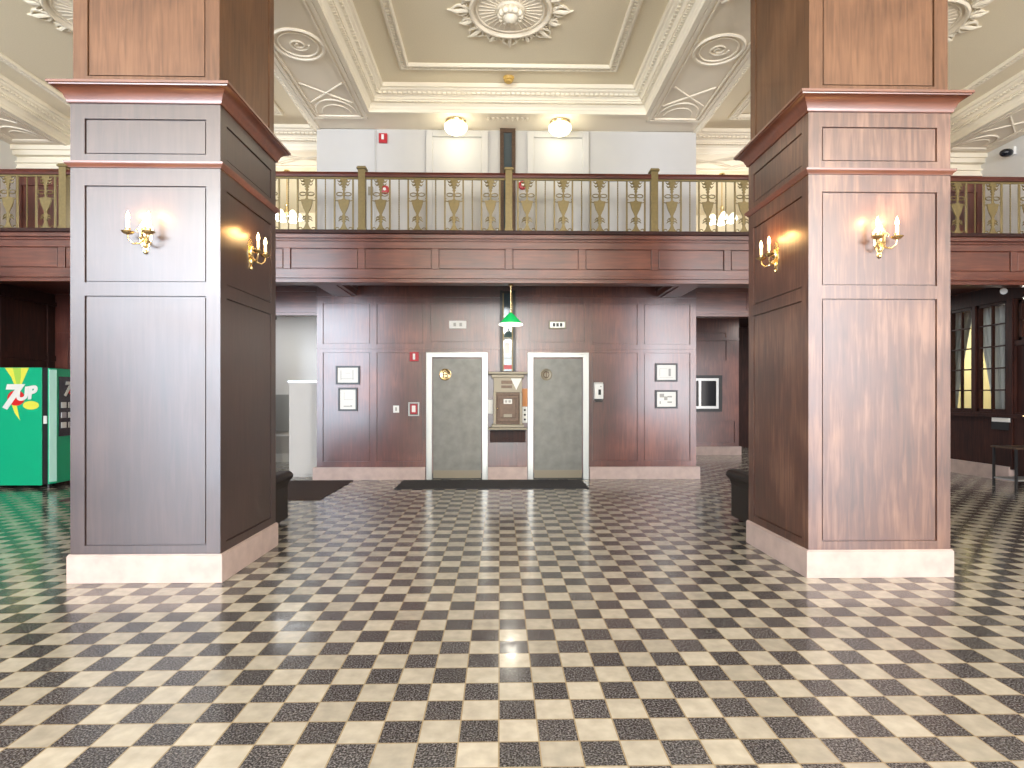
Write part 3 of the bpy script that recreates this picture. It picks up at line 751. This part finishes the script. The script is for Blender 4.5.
# ================================================================== VENDING MACHINE
vm = empty('vending_machine', (-7.30, 9.53, 0), 'green soda vending machine standing left of the left pillar', 'vending machine')
MB().box(-.55, .34, -.49, .47, .06, 1.83).build('cabinet', 'black', vm, bevel=.008)
MB().box(-.55, .25, -.505, -.49, .05, 1.83).build('side_panel', 'green', vm, bevel=.003)
dr = MB(); dr.prism([(.34, -.51), (.365, -.51), (.40, -.42), (.405, .49), (.34, .49)], .07, 1.82, lambda u, v, d: (u, v, d)); dr = dr.build('door', 'green', vm, bevel=.006)
m = MB().prism([(.364, -.516), (.369, -.512), (.406, -.415), (.40, -.415)], .10, 1.80, lambda u, v, d: (u, v, d)); m.build('bright_trim', plain('mint_trim', (.5, .85, .75), .15), dr)
MB().box(.40, .41, -.37, .44, .78, 1.70).build('selection_panel', 'screen', dr)
for k in range(3):
    for j in range(4):
        y = -.28+j*.15; z = 1.26-k*.155
        MB().box(.41, .418, y-.055, y+.055, z-.045, z+.045).build('drink_button', 'steel' if (j+k) % 2 else 'plastic', dr, bevel=.01)
MB().box(.402, .409, -.1, .4, .28, .58).build('delivery_slot', 'black', dr)
MB().box(.27, .32, -.50, -.47, .98, 1.10).build('hinge_label', 'paper', vm)
for a in (-.48, .28):
    for b in (-.4, .38): MB().lathe([(.03, 0), (.03, .06)], (a, b, 0), 12).build('foot', 'black', vm)
def logo(par, fx, fy, fz, rot, sc, y):
    text_obj('7', 'numeral', 'paper', par, (fx(-.17*sc), fy(-.17*sc), fz+.0), rot, .62*sc, .003, .28, .02)
    text_obj('UP', 'lettering', 'paper', par, (fx(.14*sc), fy(.14*sc), fz+.05*sc), rot, .27*sc, .004, .25, .013, .95)
sp = [q for q in bpy.data.objects if q.name.startswith('side_panel')][0]
PYY = -.505
def onside(poly, mt, nm, d=.002): MB().prism(poly, PYY-d, PYY+.0005, lambda u, v, w: (u, w, v)).build(nm, mt, sp)
cx0, cz0 = -.04, 1.40
onside([(-.30, 1.825), (.06, 1.825), (.02, 1.74), (-.08, 1.5), (-.13, 1.5), (-.2, 1.68)], 'yellow', 'citrus_splash', .0015)
onside([(-.18, 1.825), (-.06, 1.825), (-.06, 1.68), (-.09, 1.5), (-.13, 1.6)], 'lime', 'lime_splash', .0025)
onside([(-.2, 1.28), (-.12, 1.26), (-.09, 1.1), (-.07, 1.03), (-.15, 1.14)], 'yellow', 'citrus_drip', .0015)
onside([(cx0+.13*math.cos(a)-.09, cz0+.115*math.sin(a)-.03) for a in [2*PI*i/28 for i in range(28)]], 'redlogo', 'red_ball', .004)
onside([(cx0+.13+.12*math.cos(a), cz0-.14+.065*math.sin(a)) for a in [2*PI*i/24 for i in range(24)]], 'yellow', 'lemon_slice', .002)
RX = (PI/2, 0, 0)
text_obj('7', 'numeral', 'paper', sp, (-.23, PYY-.006, 1.37), RX, .50, .002, .25, .018)
text_obj('UP', 'lettering', 'paper', sp, (.01, PYY-.008, 1.43), (PI/2, -.16, 0), .25, .002, .25, .014)
RY = (PI/2, 0, PI/2)
panel = [q for q in bpy.data.objects if q.name.startswith('selection_panel')][0]
MB().prism([(-.2+.07, 1.68), (.0+.02, 1.68), (.0, 1.42)], .41, .413, lambda u, v, d: (d, u, v)).build('citrus_splash', 'lime', panel)
MB().prism([(-.13+.065*math.cos(a), 1.49+.065*math.sin(a)) for a in [2*PI*i/24 for i in range(24)]], .41, .415, lambda u, v, d: (d, u, v)).build('red_ball', 'redlogo', panel)
text_obj('7', 'numeral', 'paper', panel, (.418, -.22, 1.50), RY, .30, .002, .25, .012)
text_obj('UP', 'lettering', 'paper', panel, (.42, -.02, 1.53), RY, .16, .002, .25, .009)

# ================================================================== LEFT BACK: wood walls, white passage
m = MB().box(-8.45, -8.25, -7.2, 10.9, 0, 3.3)
m.box(-8.25, -8.20, 4, 10.9, 3.03, 3.09)
for k in range(6):
    y0 = 10.75-k*1.0
    for q in ((y0-.05, y0+.0),): m.box(-8.25, -8.225, q[0], q[1], .2, 3.03)
m.box(-8.25, -8.23, 4, 10.9, 2.03, 2.13)
wl = struct(m, 'wall_left', 'darkwood')
m = MB().box(-8.25, -4.6, 10.9, 11.1, 0, 3.3); m.box(-8.2, -4.6, 10.87, 10.9, 2.55, 2.62)
frame_grid(m, [(-8.0, -7.25, .3, 2.45), (-7.0, -6.1, .3, 2.45), (-5.8, -4.9, .3, 2.45)], -8.2, -4.6, 0, 3.3, 10.9, 10.88)
struct(m, 'wall_back_left', 'wood')
m = MB().box(-9, -2.5, 12.6, 12.75, 0, 3.25); m.box(-9, -2.5, 12.55, 12.6, 0, .18)
struct(m, 'wall_passage', 'white_side')
struct(MB().box(-9, -4.2, 12.57, 12.6, .65, 1.43), 'trim_14', 'greywall')
struct(MB().box(-9, -4.2, 12.56, 12.6, 0, .55), 'trim_15', 'white')
e = empty('white_partition', (-3.78, 10.25, 0), 'plain white counter partition standing beside the elevator block on the left', 'partition')
MB().box(0, .57, 0, .6, .04, 1.63).build('panel', 'white', e, bevel=.005); MB().box(-.015, .575, -.015, .61, 1.63, 1.665).build('cap', 'steel', e); MB().box(.01, .57, .02, .6, 0, .04).build('base', 'white', e)
area('passage_area_light', (-4.6, 11.4, 3.2), (0, 0, 0), 1.6, .5, 20, (.97, 1, 1))  # bare area light over the left passage, hidden by the header
e = empty('ceiling_camera', (-3.95, 10.05, 2.745), 'tiny dark camera under the header left of the elevator block', 'camera')
MB().lathe([(.01, -.06), (.03, -.05), (.035, -.02), (.03, 0)], n=16).build('dome', 'black', e, True)

# ================================================================== RIGHT BACK: panelled room
m = MB().box(3.2, 5.55, 13.9, 14.05, 0, 3.25)
frame_grid(m, [(3.3, 4.0, .3, 1.9), (4.1, 5.25, 2.25, 2.9), (4.1, 5.45, .3, .8), (3.3, 4.0, 2.25, 2.9)], 3.2, 5.55, 0, 3.25, 13.9, 13.87)
m.box(3.2, 5.55, 13.85, 13.9, 2.72, 2.78)
struct(m, 'wall_passage_right', 'wood')
struct(MB().box(5.55, 9.2, 15.9, 16, 0, 3.27), 'wall_far_right', 'darkwood')
struct(MB().box(3.2, 5.6, 13.84, 13.9, 0, .2), 'baseboard_passage', 'marble')
e = empty('service_window', (4.55, 13.87, 1.46), 'sliding service window in the panelled wall right of the elevator block', 'service window')
m = MB(); frame_grid(m, [(-.5, .5, -.36, .36)], -.58, .58, -.43, .43, 0, -.06); m.build('outer_frame', 'black', e)
m = MB(); frame_grid(m, [(-.44, .02, -.3, .3), (.08, .44, -.3, .3)], -.5, .5, -.36, .36, -.005, -.05); m.build('steel_sash', 'steel', e)
MB().box(-.44, .44, -.02, -.008, -.3, .3).build('pane', 'screen', e); 
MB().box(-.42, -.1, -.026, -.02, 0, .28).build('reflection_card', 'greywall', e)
area('right_passage_area_light', (6.8, 12.4, 3.2), (0, 0, 0), 1.6, .6, 60, (1, .96, .9))  # bare area light over the right passage, out of view behind the pillar

for s in (-1, 1):
    a, b = sorted((s*3.2, s*9.2)); struct(MB().box(a, b, 11.6, 16.2, 3.27, 3.35), 'ceiling_passage_'+('left' if s < 0 else 'right'), 'darkwood')
# ================================================================== RIGHT SIDE WALL WITH INNER WINDOWS
XR = 8.22
m = MB()
m.box(XR, XR+.15, 4, 13, .2, 1.13); m.box(XR, XR+.15, 4, 13, 2.98, 3.3)
m.box(XR, XR+.15, 10.80, 13, 1.13, 2.98); m.box(XR, XR+.15, 10.17, 10.24, 1.13, 2.98); m.box(XR, XR+.15, 9.38, 9.54, 1.13, 2.98)
m.box(XR, XR+.15, 4, 8.4, 1.13, 2.98)
m.box(XR-.05, XR, 4, 13, 1.04, 1.10)       # chair rail
m.box(XR-.02, XR, 9.40, 9.52, .2, 2.98)
wr = struct(m, 'wall_right', 'darkwood')
struct(MB().box(XR-.04, XR+.1, 9.44, 13, 0, .24), 'baseboard_right', 'marble')
struct(MB().box(XR, XR+.15, 4, 8.4, 0, .2), 'baseboard_right_near', 'marble')
def inner_window(y0, y1, z0, z1, cols, rows, n, w=.022):
    m = MB(); x0, x1 = XR+.03, XR+.08
    m.box(x0, x1, y0, y0+.05, z0, z1); m.box(x0, x1, y1-.05, y1, z0, z1); m.box(x0, x1, y0, y1, z0, z0+.05); m.box(x0, x1, y0, y1, z1-.05, z1)
    for i in range(1, cols):
        y = y0+(y1-y0)*i/cols; m.box(x0, x1, y-w/2, y+w/2, z0, z1)
    for i in range(1, rows):
        z = z0+(z1-z0)*i/rows; m.box(x0, x1, y0, y1, z-w/2, z+w/2)
    o = struct(m, 'window_%d' % n, 'darkwood'); return o
inner_window(10.24, 10.80, 1.13, 2.98, 2, 5, 1); inner_window(9.54, 10.17, 1.13, 2.98, 2, 5, 2)
inner_window(8.5, 9.33, 2.3, 2.95, 2, 2, 3)
# the dark door beneath the transom
d = MB().box(XR+.04, XR+.1, 8.4, 9.38, .0, 2.22).box(XR, XR+.15, 8.4, 9.38, 2.22, 2.3)
for z0, z1 in ((.25, .95), (1.1, 2.05)):
    for y0 in (8.5, 8.9): d.box(XR+.03, XR+.04, y0, y0+.28, z0, z1)
d = struct(d, 'door_1', 'darkwood')
MB().tube([(XR, 9.05, 1.08), (XR-.06, 9.05, 1.08), (XR-.06, 9.15, 1.08)], .012, 8).build('door_handle', 'brass', d, True)
# room beyond
m = MB().box(10.6, 10.7, 6, 16, 0, 3.3); m.box(XR+.15, 10.7, 12.2, 12.3, 0, 3.3); struct(m, 'wall_room_beyond', 'yellowwall')
struct(MB().box(XR+.15, 10.7, 6, 16, 3.3, 3.35), 'ceiling_room_beyond', 'white')
point('room_beyond_lamp', (9.7, 10.9, 2.5), 75, (1, .97, .88), .25)
def curtain(y0, y1, flip, label):
    m = MB(); n = 40; vs = []
    for k, z in enumerate((1.15, 1.5, 1.9, 2.3, 2.7, 2.98)):
        t = (z-1.15)/1.83; f = .35+.65*t**1.2
        row = []
        for i in range(n+1):
            u = i/n; uu = u*f if flip else 1-(1-u)*f
            row.append((XR+.30+.03*math.sin(u*38), y0+(y1-y0)*uu, z))
        vs.append(row)
    V = [[m.bm.verts.new(p) for p in r] for r in vs]
    for a, b in zip(V, V[1:]):
        for i in range(n): m.bm.faces.new((a[i], a[i+1], b[i+1], b[i]))
    o = m.build('curtain', 'curtain', smooth=True); s = o.modifiers.new('t', 'SOLIDIFY'); s.thickness = .006
    tag(o, label, 'curtain', 'white curtains behind the inner windows')
curtain(10.58, 11.2, False, 'gathered white curtain behind the narrow window beside the right pillar')
curtain(9.90, 10.54, True, 'gathered white curtain behind the inner window nearest the dark door')
e = empty('card_holder', (XR-.002, 9.62, .84), 'small clear card holder on the dark wall under the inner windows', 'card holder')
MB().box(-.03, 0, -.17, .17, 0, .18).build('pocket', 'black', e); MB().box(-.04, -.012, -.19, .15, .13, .23).build('cards', 'plastic', e)
# small metal stand by the door
e = empty('metal_stand', (7.72, 8.85, 0), 'low black metal stand by the dark door at the right edge', 'stand')
for a in (-.02, .7):
    for b in (-.2, .2): MB().box(a-.014, a+.014, b-.014, b+.014, 0, .6).build('leg', 'black', e)
e.location = (7.62, 8.85, 0)
MB().box(-.05, .74, -.23, .23, .6, .625).build('top', 'bronze', e); MB().box(-.03, .72, -.21, .21, .12, .14).build('shelf', 'steel', e)

# small spot fittings under the balcony at both sides
for s, lab in ((-1, 'small white spotlight under the balcony near the left edge'), (1, 'small white spotlight under the balcony above the inner windows')):
    e = empty('spotlight', (s*(8.0), 9.35 if s > 0 else 9.2, 3.25), lab, 'spotlight')
    MB().lathe([(.012, -.12), (.012, 0)], n=10).build('stem', 'plastic', e, True)
    MB().tube([(0, 0, -.12), (-s*.02, -.03, -.16), (-s*.05, -.08, -.17)], [.03, .04, .05], 14).build('head', 'plastic', e, True)

# ================================================================== UPPER FLOOR SIDES
for s, nm in ((-1, 'left'), (1, 'right')):
    a, b = sorted((s*8.85, s*9.0)); struct(MB().box(a, b, 4.2, 10.8, BALC-.6, CEIL), 'wall_upper_'+nm, 'white_side')
    a, b = sorted((s*9.0, s*6.6)); m = MB().box(a, b, 10.8, 10.95, BALC-.1, 5.5); 
    xs = sorted((s*8.75, s*7.85)); frame_grid(m, [(xs[0], xs[1], 4.0, 5.2)], a, b, 3.8, 5.5, 10.8, 10.77)
    struct(m, 'wall_upper_back_'+nm, 'wood')
    a, b = sorted((s*9.0, s*6.6)); m = MB().box(a, b, 10.80, 10.95, 5.5, CEIL)
    for k, (d, z) in enumerate(((.03, 5.5), (.05, 5.6), (.10, 5.72), (.15, 5.8))): m.box(a, b, 10.8-d, 10.8, z, z+.03 if k < 2 else z+.08)
    struct(m, 'trim_%d' % (16 if s < 0 else 17), 'cream_lt')
    # cream gallery beyond
    a, b = sorted((s*3.2, s*9)); m = MB().box(a, b, 15.5, 15.6, BALC-.1, 6.2); struct(m, 'wall_gallery_'+nm, 'cream')
    struct(MB().box(a, b, 11.6, 15.6, BALC-.2, BALC-.05), 'floor_gallery_'+nm, 'carpet')
    e = empty('chandelier', (s*4.66, 12.6, FLAT), 'glass shaded chandelier glowing beyond the railing, %s of the upper doors' % nm, 'chandelier', 'chandeliers in the upper gallery')
    MB().lathe([(.012, -.85), (.012, -.03), (.06, -.02), (.06, 0)], n=12).lathe([(.01, -.98), (.05, -.93), (.06, -.88), (.03, -.8), (.045, -.74), (.012, -.68)], n=16).build('stem', 'brass', e, True)
    for k in range(6):
        q = 2*PI*k/6+.3; d = Vector((math.cos(q), math.sin(q), 0))
        MB().tube([Vector((0, 0, -.88))+d*.03, d*.10+Vector((0, 0, -.97)), d*.19+Vector((0, 0, -.96)), d*.24+Vector((0, 0, -.88))], .01, 8).build('arm', 'brass', e, True)
        MB().lathe([(.03, -.90), (.05, -.92), (.085, -.98), (.10, -1.03), (.06, -1.045)][::-1], tuple(d*.24), 16).build('glass_shade', 'lampwhite', e, True)
    point('chandelier_glow', (e.location.x, 12.6, 4.8), 130, (1, .95, .82), .25)
    e = empty('security_camera', (s*8.84, 10.1 if s > 0 else 9.9, 5.67), 'black dome security camera high on the white wall at the %s edge' % nm, 'security camera')
    MB().box(-.05 if s > 0 else 0, 0 if s > 0 else .05, -.07, .07, -.07, .07).build('bracket', 'plastic', e, bevel=.01)
    MB().ellipsoid((-s*.12, 0, -.02), .11, .085, .07, 16, 10).build('dome', 'screen', e, True)

# ================================================================== STREET SIDE (behind the camera)
m = MB()
xs = [-14, -12.1, -5.9, -1.2, 1.2, 6.0, 8.7, 9.4, 12.4, 14]
for i in range(0, len(xs), 2): m.box(xs[i], xs[i+1], -7.2, -7.0, 0, CEIL)
m.box(-14, 14, -7.2, -7.0, 0, .1); m.box(-14, 14, -7.2, -7.0, 5.5, CEIL)
struct(m, 'wall_front', 'cream')
for s, nm in ((-1, 'side_left'), (1, 'side_right')):
    m = MB(); a, b = sorted((s*13.8, s*14)); m.box(a, b, -7.2, 4.4, 0, CEIL)
    a, b = sorted((s*8.85, s*14)); m.box(a, b, 4.2, 4.4, 0, CEIL)
    struct(m, 'wall_'+nm, 'cream')
